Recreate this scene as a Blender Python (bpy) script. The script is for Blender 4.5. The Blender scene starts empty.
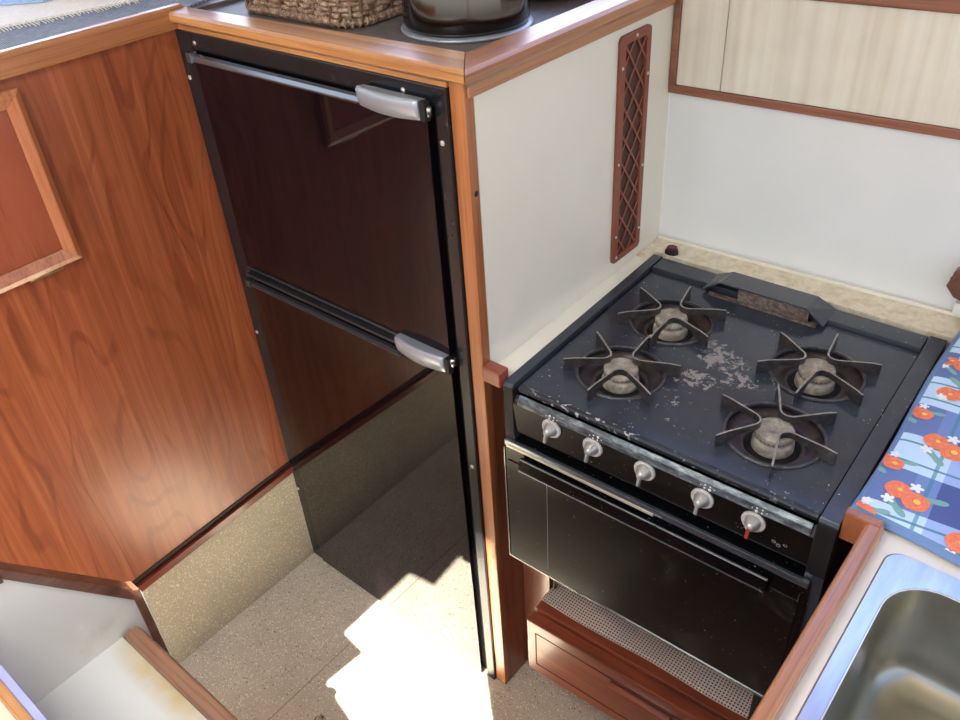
import bpy, bmesh, math, random
from mathutils import Vector, Matrix
random.seed(4)
SC = bpy.context.scene
COL = SC.collection
PI = math.pi

# ---------------------------------------------------------------- materials
def new_mat(name):
    m = bpy.data.materials.new(name); m.use_nodes = True
    nt = m.node_tree; b = nt.nodes['Principled BSDF']
    return m, nt, b

def srgb(r, g, b):
    f = lambda c: (c/255/12.92) if c/255 <= .04045 else ((c/255+.055)/1.055)**2.4
    return (f(r), f(g), f(b), 1)

def plain(name, col, rough=.5, metal=0, coat=0, ior=1.5, coat_rough=.1, spec=.5):
    m, nt, b = new_mat(name)
    b.inputs['Base Color'].default_value = col
    b.inputs['Roughness'].default_value = rough
    b.inputs['Metallic'].default_value = metal
    b.inputs['Coat Weight'].default_value = coat
    b.inputs['Coat Roughness'].default_value = coat_rough
    b.inputs['IOR'].default_value = ior
    b.inputs['Specular IOR Level'].default_value = spec
    return m

def N(nt, t, **kw):
    n = nt.nodes.new(t)
    for k, v in kw.items(): setattr(n, k, v)
    return n

def coords(nt, scale=(1,1,1), rot=(0,0,0), loc=(0,0,0)):
    tc = N(nt, 'ShaderNodeTexCoord'); mp = N(nt, 'ShaderNodeMapping')
    mp.inputs['Scale'].default_value = scale; mp.inputs['Rotation'].default_value = rot
    mp.inputs['Location'].default_value = loc
    nt.links.new(tc.outputs['Object'], mp.inputs['Vector'])
    return mp.outputs['Vector']

def noise(nt, vec, scale, detail=4, rough=.55, dist=0):
    n = N(nt, 'ShaderNodeTexNoise')
    n.inputs['Scale'].default_value = scale; n.inputs['Detail'].default_value = detail
    n.inputs['Roughness'].default_value = rough; n.inputs['Distortion'].default_value = dist
    nt.links.new(vec, n.inputs['Vector'])
    return n.outputs['Fac']

def ramp(nt, fac, stops, interp='LINEAR'):
    r = N(nt, 'ShaderNodeValToRGB'); cr = r.color_ramp; cr.interpolation = interp
    while len(cr.elements) > 1: cr.elements.remove(cr.elements[-1])
    cr.elements[0].position = stops[0][0]; cr.elements[0].color = stops[0][1]
    for p, c in stops[1:]:
        e = cr.elements.new(p); e.color = c
    nt.links.new(fac, r.inputs['Fac'])
    return r.outputs['Color']

def mixc(nt, fac, a, b, mode='MIX'):
    n = N(nt, 'ShaderNodeMix'); n.data_type = 'RGBA'; n.blend_type = mode
    for s, v in ((0, fac), (6, a), (7, b)):
        if hasattr(v, 'is_linked') or isinstance(v, bpy.types.NodeSocket): nt.links.new(v, n.inputs[s])
        else: n.inputs[s].default_value = v
    return n.outputs[2]

def math_(nt, op, a, b=0.0, c=None):
    n = N(nt, 'ShaderNodeMath'); n.operation = op
    for i, v in enumerate((a, b) if c is None else (a, b, c)):
        if isinstance(v, bpy.types.NodeSocket): nt.links.new(v, n.inputs[i])
        else: n.inputs[i].default_value = v
    return n.outputs[0]

def bump(nt, b, h, strength=.2, dist=.002):
    n = N(nt, 'ShaderNodeBump'); n.inputs['Strength'].default_value = strength
    n.inputs['Distance'].default_value = dist
    nt.links.new(h, n.inputs['Height']); nt.links.new(n.outputs['Normal'], b.inputs['Normal'])

G0, G1 = (0,0,0,1), (1,1,1,1)

def wood(name, dark, mid, light, axis='Z', rough=.32, coat=.35, freq=26, stretch=.05, band=0.0, bandvec=None, pores=.5, coat_rough=.12):
    m, nt, b = new_mat(name)
    k = {'X': (stretch,1,1), 'Y': (1,stretch,1), 'Z': (1,1,stretch)}[axis]
    v = coords(nt, k)
    n1 = noise(nt, v, freq, 5, .6, .3)
    c = ramp(nt, n1, [(.28, dark), (.5, mid), (.75, light)])
    k2 = {'X': (stretch*.4,1,1), 'Y': (1,stretch*.4,1), 'Z': (1,1,stretch*.4)}[axis]
    n2 = noise(nt, coords(nt, k2), freq*9, 3, .6)
    pr = ramp(nt, n2, [(.36, G0), (.46, G1)])
    c = mixc(nt, pores, c, mixc(nt, 1.0, c, mixc(nt, pr, (.42,.36,.32,1), (1,1,1,1)), 'MULTIPLY'))
    if band > 0:
        # cathedral figure: bands of a stretched distance field bent by noise
        kb = {'X': (.22,1,1), 'Y': (1,.22,1), 'Z': (1,1,.22)}[axis]
        vb = coords(nt, kb)
        nb = noise(nt, vb, 5.2, 2, .45, .2)
        s = math_(nt, 'SINE', math_(nt, 'MULTIPLY', nb, 105.0))
        sb = ramp(nt, math_(nt, 'MULTIPLY_ADD', s, .5, .5), [(0, (1,1,1,1)), (.78, (1,1,1,1)), (.93, (.55,.42,.34,1)), (1, (.5,.38,.3,1))])
        msk = ramp(nt, noise(nt, coords(nt, k2), 30, 3, .6), [(.38, G0), (.6, G1)])
        c = mixc(nt, math_(nt, 'MULTIPLY', msk, band), c, mixc(nt, 1.0, c, sb, 'MULTIPLY'))
        big = noise(nt, coords(nt, (1,1,.5)), 2.2, 2, .5)
        c = mixc(nt, .55, c, mixc(nt, 1.0, c, ramp(nt, big, [(.3, (.62,.55,.5,1)), (.68, (1.15,1.1,1.0,1))]), 'MULTIPLY'))
    nt.links.new(c, b.inputs['Base Color'])
    b.inputs['Roughness'].default_value = rough
    b.inputs['Coat Weight'].default_value = coat
    b.inputs['Coat Roughness'].default_value = coat_rough
    bump(nt, b, n2, .08, .001)
    return m

M = {}
M['wall_veneer'] = wood('mahogany_veneer', srgb(134,69,42), srgb(154,83,50), srgb(177,105,66), 'Z', .36, .32, 60, .02, band=.55, pores=.36, coat_rough=.2)
M['door_panel'] = wood('mahogany_panel', srgb(124,62,42), srgb(144,74,50), srgb(162,90,62), 'Z', .3, .5, 9, .16, pores=.35)
M['teak_x'] = wood('teak_along_x', srgb(146,96,54), srgb(184,130,78), srgb(208,162,112), 'X', .38, .9, 44, .03, coat_rough=.26)
M['teak_y'] = wood('teak_along_y', srgb(136,84,48), srgb(168,108,64), srgb(190,134,86), 'Y', .38, .9, 44, .03, coat_rough=.26)
M['teak_z'] = wood('teak_along_z', srgb(128,72,38), srgb(162,100,58), srgb(188,128,80), 'Z', .35, .4, 44, .03)
M['frame_y'] = wood('teak_frame_y', srgb(130,72,42), srgb(162,96,58), srgb(184,118,76), 'Y', .3, .5, 26, .06)
M['frame_z'] = wood('teak_frame_z', srgb(130,72,42), srgb(162,96,58), srgb(184,118,76), 'Z', .3, .5, 26, .06)
M['red_x'] = wood('red_mahogany_x', srgb(100,46,30), srgb(140,70,46), srgb(166,94,64), 'X', .33, .4, 22, .06)
M['red_y'] = wood('red_mahogany_y', srgb(84,28,16), srgb(116,44,26), srgb(140,60,36), 'Y', .33, .4, 22, .06)
M['red_z'] = wood('red_mahogany_z', srgb(108,54,36), srgb(148,84,56), srgb(174,108,78), 'Z', .33, .4, 22, .06)
M['brown_x'] = wood('brown_teak_x', srgb(106,72,52), srgb(140,98,72), srgb(162,120,92), 'X', .36, .4, 30, .05)
M['brown_y'] = wood('brown_teak_y', srgb(84,52,38), srgb(112,72,54), srgb(134,90,68), 'Y', .36, .4, 30, .05)
M['trim_red'] = wood('trim_wood', srgb(108,62,44), srgb(136,84,60), srgb(156,102,76), 'X', .38, .3, 30, .05)

def speckled(name, base1, base2, fleck, dark, scale=230, bumpy=.35, rough=.85, amt=.13):
    m, nt, b = new_mat(name)
    v = coords(nt)
    n1 = noise(nt, v, 7, 4, .6); n2 = noise(nt, v, 420, 2, .7)
    c = ramp(nt, n1, [(.3, base1), (.7, base2)])
    c = mixc(nt, .5, c, mixc(nt, 1.0, c, ramp(nt, n2, [(.3, (.55,.52,.5,1)), (.7, (1.35,1.33,1.3,1))]), 'MULTIPLY'))
    for sc, col, th, seed in ((scale, fleck, amt, 0), (scale*.8, dark, amt*.3, 5)):
        vo = N(nt, 'ShaderNodeTexVoronoi'); vo.inputs['Scale'].default_value = sc
        dv = N(nt, 'ShaderNodeVectorMath'); dv.operation = 'ADD'
        nn = N(nt, 'ShaderNodeTexNoise'); nn.inputs['Scale'].default_value = sc*1.3
        nt.links.new(v, nn.inputs['Vector'])
        sm = N(nt, 'ShaderNodeVectorMath'); sm.operation = 'SCALE'; sm.inputs['Scale'].default_value = .006
        nt.links.new(nn.outputs['Color'], sm.inputs[0])
        nt.links.new(v, dv.inputs[0]); nt.links.new(sm.outputs[0], dv.inputs[1])
        nt.links.new(dv.outputs[0], vo.inputs['Vector'])
        near = ramp(nt, vo.outputs['Distance'], [(.30, G1), (.42, G0)])
        sep = N(nt, 'ShaderNodeSeparateColor'); nt.links.new(vo.outputs['Color'], sep.inputs[0])
        pick = math_(nt, 'LESS_THAN', sep.outputs[0], th)
        c = mixc(nt, math_(nt, 'MULTIPLY', math_(nt, 'MULTIPLY', near, pick), .85), c, col)
    nt.links.new(c, b.inputs['Base Color']); b.inputs['Roughness'].default_value = rough
    b.inputs['Specular IOR Level'].default_value = .25
    bump(nt, b, n2, bumpy, .002)
    return m
M['carpet'] = speckled('flecked_floor_covering', srgb(180,170,152), srgb(198,189,170), srgb(244,238,222), srgb(104,94,82), scale=270, amt=.30)
M['kick'] = speckled('flecked_wall_carpet', srgb(176,168,148), srgb(192,184,162), srgb(248,244,228), srgb(96,86,70), scale=270, amt=.30)
M['seam'] = plain('pale_seam', srgb(158,144,122), .8)
M['groove'] = plain('dark_groove', srgb(30,14,10), .6)

def laminate(name, c1, c2, rough=.35, stain=None):
    m, nt, b = new_mat(name)
    n = noise(nt, coords(nt), 3.5, 4, .6)
    c = ramp(nt, n, [(.3, c1), (.7, c2)])
    if stain:
        s = noise(nt, coords(nt), 9, 4, .6)
        c = mixc(nt, ramp(nt, s, [(.6, G0), (.8, (.5,.5,.5,1))]), c, stain)
    nt.links.new(c, b.inputs['Base Color']); b.inputs['Roughness'].default_value = rough
    return m
M['white_panel'] = laminate('cream_white_laminate', srgb(222,218,202), srgb(228,225,211), .3)
M['white_wall'] = laminate('cool_white_laminate', srgb(218,221,218), srgb(226,228,226), .28)
M['step_white'] = laminate('worn_white_laminate', srgb(222,218,202), srgb(228,225,210), .35, srgb(190,170,110))
m, nt, b = new_mat('stained_tread_laminate'); M['tread'] = m
c = ramp(nt, noise(nt, coords(nt), 3.5, 4, .6), [(.3, srgb(204,203,196)), (.7, srgb(212,211,204))])
g = N(nt, 'ShaderNodeTexGradient'); g.gradient_type = 'SPHERICAL'
tc = N(nt, 'ShaderNodeTexCoord'); mp = N(nt, 'ShaderNodeMapping'); mp.inputs['Scale'].default_value = (1/.16, 1/.035, 0); mp.inputs['Location'].default_value = (.13/.16, -.070/.035, 0)
nt.links.new(tc.outputs['Object'], mp.inputs['Vector']); nt.links.new(mp.outputs['Vector'], g.inputs['Vector'])
f = math_(nt, 'MULTIPLY', ramp(nt, g.outputs['Fac'], [(0, G0), (.7, G1)]), ramp(nt, noise(nt, coords(nt), 16, 4, .6), [(.3, (.25,.25,.25,1)), (.7, (.9,.9,.9,1))]))
nt.links.new(mixc(nt, f, c, srgb(190,160,84)), b.inputs['Base Color']); b.inputs['Roughness'].default_value = .35
M['cream_top'] = laminate('cream_worktop', srgb(222,214,196), srgb(230,222,206), .35)
M['ledge_cream'] = laminate('cream_ledge', srgb(224,216,198), srgb(232,226,210), .4)

def _x(): pass
def mottled(name, a, bb, cc, scale=40, rough=.5):
    m, nt, b = new_mat(name)
    n = noise(nt, coords(nt), scale, 6, .7, .4)
    c = ramp(nt, n, [(.3, a), (.5, bb), (.68, cc)])
    nt.links.new(c, b.inputs['Base Color']); b.inputs['Roughness'].default_value = rough
    return m
M['ledge_mottled'] = mottled('mottled_beige_laminate', srgb(190,172,140), srgb(218,206,180), srgb(232,224,204), 45)
M['counter_brown'] = mottled('brown_grey_countertop', srgb(84,78,76), srgb(98,91,88), srgb(112,104,100), 60, .45)

# ribbed fabric headliner
m, nt, b = new_mat('ribbed_fabric'); M['headliner'] = m
v = coords(nt, (1,1,.12)); nf = noise(nt, v, 130, 3, .6); nl = noise(nt, coords(nt), 5, 4, .6)
rib = noise(nt, coords(nt, (1,1,.03)), 55, 2, .5)
c = ramp(nt, rib, [(.3, srgb(206,196,174)), (.55, srgb(222,216,198)), (.75, srgb(232,229,216))])
c = mixc(nt, .4, c, ramp(nt, nl, [(.3, srgb(196,188,176)), (.7, srgb(234,230,214))]))
nt.links.new(c, b.inputs['Base Color']); b.inputs['Roughness'].default_value = .75
bump(nt, b, noise(nt, coords(nt, (1,1,.35)), 190, 4, .7), .5, .003)

# fridge
M['fridge_gloss'] = plain('black_gloss_panel', (.0045,.0022,.003,1), .035, 0, 0, 1.62)
m, nt, b = new_mat('black_frame_metal'); M['fridge_frame'] = m
n = noise(nt, coords(nt), 60, 4, .6)
nt.links.new(ramp(nt, n, [(.35, srgb(22,24,28)), (.62, srgb(30,32,36)), (.8, srgb(54,56,60))]), b.inputs['Base Color'])
b.inputs['Roughness'].default_value = .2; b.inputs['IOR'].default_value = 1.5
M['freezer_gloss'] = plain('black_gloss_panel_upper', (.005,.0028,.0045,1), .035, 0, 0, 1.42)  # same gloss as the lower door, reflection dimmed and dark tint painted in
M['black_rubber'] = plain('black_rubber', srgb(14,14,15), .6)
M['trim_gloss'] = plain('dark_trim_metal', srgb(140,150,158), .24, .85)
M['trim_dark'] = plain('dark_divider_metal', srgb(66,72,78), .3, .7)
M['silver'] = plain('silver_plastic', srgb(160,168,176), .34, .45)
M['chrome'] = plain('chrome', srgb(200,200,196), .2, 1)
M['screw'] = plain('screw_steel', srgb(205,203,196), .35, .7)
M['vent'] = plain('brown_vent_plastic', srgb(132,72,52), .5)
M['vent_dark'] = plain('vent_inside', srgb(84,56,48), .9)
M['metal_brass'] = plain('worn_brass', srgb(150,132,96), .4, .8)

# stove enamel with worn grey patches (patch shapes of their own)
def enamel(name, base, chips=.0, blot=None, rough=.2, chipscale=160, thr=.72, amtc=.8):
    m, nt, b = new_mat(name)
    v = coords(nt)
    nb = noise(nt, v, 25, 4, .6)
    c = ramp(nt, nb, [(.3, tuple(x*.8 for x in base[:3])+(1,)), (.7, base)])
    rgh = None
    s = noise(nt, v, chipscale, 2, .5)
    clus = ramp(nt, noise(nt, v, 14, 2, .5), [(.42, G0), (.62, G1)])
    chip = math_(nt, 'MULTIPLY', ramp(nt, s, [(thr-.012, G0), (thr+.012, G1)]), clus)
    c = mixc(nt, math_(nt, 'MULTIPLY', chip, amtc), c, srgb(190,190,186))
    if blot:
        tot = None
        tc = N(nt, 'ShaderNodeTexCoord')
        nz = noise(nt, v, 75, 6, .72, .5)
        for (x, y, rx, ry, th) in blot:
            mp = N(nt, 'ShaderNodeMapping')
            mp.inputs['Location'].default_value = (-x/rx, -y/ry, 0); mp.inputs['Scale'].default_value = (1/rx, 1/ry, 0)
            nt.links.new(tc.outputs['Object'], mp.inputs['Vector'])
            g = N(nt, 'ShaderNodeTexGradient'); g.gradient_type = 'SPHERICAL'
            nt.links.new(mp.outputs['Vector'], g.inputs['Vector'])
            f = math_(nt, 'GREATER_THAN', math_(nt, 'ADD', nz, math_(nt, 'MULTIPLY', ramp(nt, g.outputs['Fac'], [(0, G0), (.5, G1)]), th)), .66)
            gm = math_(nt, 'MULTIPLY', f, math_(nt, 'GREATER_THAN', g.outputs['Fac'], .001))
            tot = gm if tot is None else math_(nt, 'MAXIMUM', tot, gm)
        c = mixc(nt, math_(nt, 'MULTIPLY', tot, .8), c, mixc(nt, noise(nt, v, 240, 3, .6), srgb(122,115,108), srgb(168,162,152)))
        rr = math_(nt, 'MULTIPLY_ADD', tot, .5, rough)
        nt.links.new(rr, b.inputs['Roughness'])
    else:
        b.inputs['Roughness'].default_value = rough
    nt.links.new(c, b.inputs['Base Color'])
    bump(nt, b, nb, .05, .001)
    return m
M['cooktop'] = enamel('dark_blue_black_enamel', srgb(55,58,66), blot=[(.262,.262,.056,.044,.18),(.305,.228,.05,.034,.155),(.232,.292,.028,.024,.17),(.185,.135,.045,.035,.11),(.25,.19,.045,.034,.15),(.205,.395,.02,.01,.14),(.35,.25,.03,.015,.1),(.23,.12,.05,.05,.05),(.27,.07,.1,.03,.04)], rough=.16, chipscale=190, thr=.722)
M['rim'] = enamel('dark_rim_enamel', srgb(58,61,68), rough=.24, chipscale=170, thr=.72)
M['edge_chipped'] = enamel('chipped_black_edge', srgb(40,42,44), rough=.3, chipscale=120, thr=.60, amtc=.9)
M['stove_black'] = enamel('black_enamel', srgb(11,11,12), rough=.22, chipscale=220, thr=.72, amtc=.6)
m, nt, b = new_mat('smudged_black_glass'); M['oven_glass'] = m
v = coords(nt)
sm = ramp(nt, noise(nt, v, 11, 5, .65, .6), [(.56, G0), (.78, (.45,.45,.45,1))])
c = mixc(nt, sm, srgb(13,13,13), srgb(84,80,72))
sp = ramp(nt, noise(nt, v, 210, 2, .5), [(.735, G0), (.75, (.7,.7,.7,1))])
c = mixc(nt, sp, c, srgb(150,140,126))
nt.links.new(c, b.inputs['Base Color']); b.inputs['Roughness'].default_value = .2
m, nt, b = new_mat('worn_silver_band'); M['band'] = m
n = noise(nt, coords(nt, (.35,1,1)), 110, 5, .7)
c = ramp(nt, n, [(.36, srgb(50,54,54)), (.5, srgb(84,90,90)), (.66, srgb(134,142,140))])
nt.links.new(c, b.inputs['Base Color']); b.inputs['Roughness'].default_value = .4; b.inputs['Metallic'].default_value = .35
M['burner_bowl'] = mottled('burnt_brown_bowl', srgb(38,30,30), srgb(56,44,42), srgb(80,62,56), 45, .4)
M['burner_ring'] = mottled('dark_grey_iron', srgb(44,44,46), srgb(66,64,64), srgb(92,86,80), 90, .35)
M['cast'] = mottled('grey_brown_iron', srgb(30,28,28), srgb(48,45,44), srgb(78,71,66), 120, .32)
M['cast_top_light'] = mottled('iron_top_highlight', srgb(104,98,92), srgb(132,124,116), srgb(150,140,128), 120, .3)  # lighter iron: highlight painted onto the top faces of the pan supports
M['burner_cap'] = mottled('burnt_cream_alloy', srgb(112,98,84), srgb(150,138,122), srgb(188,178,160), 55, .5)
M['hole'] = plain('black_hole', (.003,.003,.003,1), .9)
M['rust'] = mottled('rusty_flue', srgb(52,38,34), srgb(98,82,74), srgb(142,130,116), 130, .6)
M['knob'] = mottled('knob_aluminium', srgb(164,162,154), srgb(190,187,178), srgb(208,205,196), 150, .35)
M['knob_grey'] = plain('knob_pointer', srgb(172,172,166), .3, .5)
M['knob_red'] = plain('red_pointer', srgb(168,58,44), .4)
M['mark'] = plain('worn_white_marks', srgb(222,222,214), .5)
M['trim_bright'] = plain('bright_door_trim', srgb(206,194,164), .3, .5)
M['stainless'] = plain('stainless_steel', srgb(196,198,204), .3, 1)
m, nt, b = new_mat('sink_flange_steel'); M['flange'] = m
n = noise(nt, coords(nt, (1,.15,1)), 60, 4, .6)
nt.links.new(ramp(nt, n, [(.3, srgb(188,192,206)), (.7, srgb(214,216,226))]), b.inputs['Base Color'])
b.inputs['Metallic'].default_value = 1; b.inputs['Roughness'].default_value = .3
m, nt, b = new_mat('sink_bowl_steel'); M['bowl'] = m
nt.links.new(ramp(nt, noise(nt, coords(nt), 8, 3, .6), [(.3, srgb(150,147,132)), (.7, srgb(176,172,156))]), b.inputs['Base Color'])
b.inputs['Metallic'].default_value = .85; b.inputs['Roughness'].default_value = .26
M['sink_rim'] = plain('polished_sink_rim', srgb(214,212,206), .15, 1)

# woven liner in the space below the oven
m, nt, b = new_mat('open_weave_liner'); M['liner'] = m
tc = N(nt, 'ShaderNodeTexCoord'); sp = N(nt, 'ShaderNodeSeparateXYZ'); nt.links.new(tc.outputs['Object'], sp.inputs[0])
nw = noise(nt, coords(nt), 12, 2, .5)
sx = math_(nt, 'SINE', math_(nt, 'MULTIPLY_ADD', sp.outputs[0], 2*PI/.0062, math_(nt, 'MULTIPLY', nw, 5)))
sy = math_(nt, 'SINE', math_(nt, 'MULTIPLY_ADD', sp.outputs[1], 2*PI/.0062, math_(nt, 'MULTIPLY', nw, 5)))
hole = math_(nt, 'GREATER_THAN', math_(nt, 'ADD', sx, sy), .75)
c = mixc(nt, hole, srgb(206,186,168), srgb(60,48,42))
nt.links.new(c, b.inputs['Base Color']); b.inputs['Roughness'].default_value = .7
bump(nt, b, math_(nt, 'ADD', sx, sy), .4, .002)

# towel plaid
m, nt, b = new_mat('blue_plaid_cotton'); M['plaid'] = m
tc = N(nt, 'ShaderNodeTexCoord'); sp = N(nt, 'ShaderNodeSeparateXYZ'); nt.links.new(tc.outputs['Object'], sp.inputs[0])
X = math_(nt, 'ADD', sp.outputs[0], math_(nt, 'MULTIPLY', sp.outputs[1], .05)); Y = math_(nt, 'SUBTRACT', sp.outputs[1], math_(nt, 'MULTIPLY', sp.outputs[0], .07))
def inr(val, a, bb):
    return math_(nt, 'MULTIPLY', math_(nt, 'GREATER_THAN', val, a), math_(nt, 'LESS_THAN', val, bb))
Ym = math_(nt, 'MODULO', math_(nt, 'ADD', Y, 1.6-.045), .158)    # light band occupies .075-.158
light = math_(nt, 'GREATER_THAN', Ym, .078)
Xm = math_(nt, 'MODULO', math_(nt, 'ADD', X, 1.0), .20)
dk = math_(nt, 'GREATER_THAN', Xm, .088)
pale = inr(Xm, .058, .088)
c_blue = mixc(nt, dk, srgb(104,124,174), srgb(80,94,150)); c_blue = mixc(nt, math_(nt,'MULTIPLY',pale,.6), c_blue, srgb(126,150,204))
c_lt = mixc(nt, dk, srgb(196,220,242), srgb(160,182,226)); c_lt = mixc(nt, math_(nt,'MULTIPLY',pale,.5), c_lt, srgb(200,222,238))
c = mixc(nt, light, c_blue, c_lt)
for a, bb in ((.0945,.0985), (.138,.142)):
    c = mixc(nt, math_(nt, 'MULTIPLY', inr(Ym, a, bb), .85), c, srgb(58,130,150))
c = mixc(nt, math_(nt, 'MULTIPLY', inr(Xm, .0735, .0785), .7), c, srgb(64,136,160))
weave = noise(nt, coords(nt), 900, 2, .6)
c = mixc(nt, .25, c, mixc(nt, 1.0, c, ramp(nt, weave, [(.3, (.7,.7,.72,1)), (.7, (1.2,1.2,1.2,1))]), 'MULTIPLY'))
nt.links.new(c, b.inputs['Base Color']); b.inputs['Roughness'].default_value = .85
bump(nt, b, noise(nt, coords(nt), 14, 3, .5), .25, .006)
M['hem'] = plain('blue_hem', srgb(108,138,182), .85)
M['flower'] = mottled('orange_flower', srgb(222,108,78), srgb(236,126,90), srgb(244,150,112), 160, .85)
M['leaf'] = plain('green_leaf', srgb(128,172,166), .85)
M['star'] = plain('white_blossom', srgb(232,236,240), .85)
M['pollen'] = plain('yellow_centre', srgb(240,200,90), .85)

def weavecloth(name, a, bb, scale=500):
    m, nt, b = new_mat(name)
    tc = N(nt, 'ShaderNodeTexCoord'); sp = N(nt, 'ShaderNodeSeparateXYZ'); nt.links.new(tc.outputs['Object'], sp.inputs[0])
    s1 = math_(nt, 'SINE', math_(nt, 'MULTIPLY', sp.outputs[0], scale*2)); s2 = math_(nt, 'SINE', math_(nt, 'MULTIPLY', sp.outputs[1], scale*2))
    f = math_(nt, 'MULTIPLY_ADD', math_(nt, 'MULTIPLY', s1, s2), .5, .5)
    n = noise(nt, coords(nt), 120, 3, .6)
    f = math_(nt, 'MULTIPLY_ADD', n, .5, math_(nt, 'MULTIPLY', f, .5))
    nt.links.new(ramp(nt, f, [(.25, a), (.75, bb)]), b.inputs['Base Color']); b.inputs['Roughness'].default_value = .85
    bump(nt, b, f, .5, .002)
    return m
M['mat_grey'] = weavecloth('grey_woven_mat', srgb(84,92,104), srgb(152,158,168), 420)
M['mat_white'] = weavecloth('cream_woven_cloth', srgb(222,214,200), srgb(246,242,232), 300)
M['mat_blue'] = plain('pale_blue_cloth', srgb(160,190,226), .85)
M['rattan'] = mottled('brown_rattan', srgb(84,60,46), srgb(146,114,90), srgb(208,186,162), 120, .6)
M['pot_black'] = plain('dark_mirror_pot', srgb(92,90,86), .12, 1)
M['pan_gold'] = plain('golden_pan', srgb(176,150,96), .22, 1)
M['bowlwood'] = plain('pale_wooden_bowl', srgb(206,164,112), .5)
M['glass'] = plain('clear_glass', (1,1,1,1), .05); M['glass'].node_tree.nodes['Principled BSDF'].inputs['Transmission Weight'].default_value = 1
M['plug'] = plain('dark_red_rubber', srgb(84,34,38), .45)
M['plug_dark'] = plain('black_base', srgb(36,26,28), .6)
M['alu_blue'] = plain('anodised_strip', srgb(168,172,232), .35, .15)
M['cream_edge'] = plain('pale_shelf', srgb(226,196,170), .5)
M['hose'] = plain('grey_hose', srgb(120,112,100), .6)
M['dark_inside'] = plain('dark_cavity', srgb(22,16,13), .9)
M['ceil'] = plain('cream_deckhead', srgb(222,220,210), .7)

# ---------------------------------------------------------------- geometry helpers
def box(bm, x0, x1, y0, y1, z0, z1, bev=0, seg=2, mi=0, mat=None):
    vs = [bm.verts.new((x, y, z)) for x in (x0, x1) for y in (y0, y1) for z in (z0, z1)]
    q = [(0,1,3,2), (4,6,7,5), (0,4,5,1), (2,3,7,6), (0,2,6,4), (1,5,7,3)]
    fs = [bm.faces.new([vs[i] for i in f]) for f in q]
    for f in fs: f.material_index = mi
    geo = vs
    if bev > 0:
        es = list({e for f in fs for e in f.edges})
        r = bmesh.ops.bevel(bm, geom=es, offset=bev, segments=seg, profile=.6, affect='EDGES', clamp_overlap=True)
        for f in r['faces']: f.material_index = mi
        geo = list({v for f in r['faces'] for v in f.verts} | {v for v in vs if v.is_valid})
    if mat is not None:
        bmesh.ops.transform(bm, matrix=mat, verts=geo)
    return geo

def lathe(bm, prof, center=(0,0,0), seg=40, mi=0, mat=None, cap0=False, cap1=False, smooth=True):
    rings = []; allv = []
    for r, z in prof:
        ring = [bm.verts.new((r*math.cos(2*PI*i/seg), r*math.sin(2*PI*i/seg), z)) for i in range(seg)]
        rings.append(ring); allv += ring
    for a, b_ in zip(rings, rings[1:]):
        for i in range(seg):
            f = bm.faces.new((a[i], a[(i+1)%seg], b_[(i+1)%seg], b_[i])); f.material_index = mi; f.smooth = smooth
    if cap0: f = bm.faces.new(rings[0][::-1]); f.material_index = mi
    if cap1: f = bm.faces.new(rings[-1]); f.material_index = mi
    T = Matrix.Translation(center)
    if mat is not None: T = T @ mat
    bmesh.ops.transform(bm, matrix=T, verts=allv)
    return allv

def tube(bm, pts, r, seg=8, mi=0, closed=False):
    pts = [Vector(p) for p in pts]; n = len(pts); rings = []
    up = Vector((0,0,1)); prev = None
    for i, p in enumerate(pts):
        if closed: t = (pts[(i+1)%n]-pts[i-1]).normalized()
        else: t = (pts[min(i+1,n-1)]-pts[max(i-1,0)]).normalized()
        if prev is None:
            a = t.cross(up)
            if a.length < .1: a = t.cross(Vector((1,0,0)))
            a.normalize()
        else:
            a = (prev - t*prev.dot(t)).normalized()
        prev = a; b_ = t.cross(a)
        rr = r[i] if isinstance(r, (list, tuple)) else r
        rings.append([bm.verts.new(p + a*rr*math.cos(2*PI*k/seg) + b_*rr*math.sin(2*PI*k/seg)) for k in range(seg)])
    m_ = n if closed else n-1
    for i in range(m_):
        A, B = rings[i], rings[(i+1)%n]
        for k in range(seg):
            f = bm.faces.new((A[k], A[(k+1)%seg], B[(k+1)%seg], B[k])); f.smooth = True; f.material_index = mi
    if not closed:
        bm.faces.new(rings[0][::-1]).material_index = mi; bm.faces.new(rings[-1]).material_index = mi

def prism(bm, poly, axis, a0, a1, mi=0, bev=0):
    """extrude polygon (2D) along axis; poly in the other two axes, in order"""
    def P(p, a):
        if axis == 'X': return (a, p[0], p[1])
        if axis == 'Y': return (p[0], a, p[1])
        return (p[0], p[1], a)
    A = [bm.verts.new(P(p, a0)) for p in poly]; B = [bm.verts.new(P(p, a1)) for p in poly]
    n = len(poly); fs = []
    fs.append(bm.faces.new(A)); fs.append(bm.faces.new(B[::-1]))
    for i in range(n): fs.append(bm.faces.new((A[i], B[i], B[(i+1)%n], A[(i+1)%n])))
    for f in fs: f.material_index = mi
    if bev:
        es = list({e for f in fs for e in f.edges})
        r = bmesh.ops.bevel(bm, geom=es, offset=bev, segments=2, profile=.6, affect='EDGES', clamp_overlap=True)
        for f in r['faces']: f.material_index = mi

def link(name, bm, mats, parent=None, loc=None, rotz=0, smooth=False):
    bmesh.ops.recalc_face_normals(bm, faces=bm.faces)
    me = bpy.data.meshes.new(name)
    if loc is not None and parent is None:
        bmesh.ops.translate(bm, verts=bm.verts, vec=-Vector(loc))
    bm.to_mesh(me); bm.free()
    for m_ in (mats if isinstance(mats, (list, tuple)) else [mats]): me.materials.append(m_)
    if smooth:
        for p in me.polygons: p.use_smooth = True
    o = bpy.data.objects.new(name, me); COL.objects.link(o)
    if parent is not None: o.parent = parent
    elif loc is not None: o.location = loc
    o.rotation_euler.z = rotz
    return o

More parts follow.
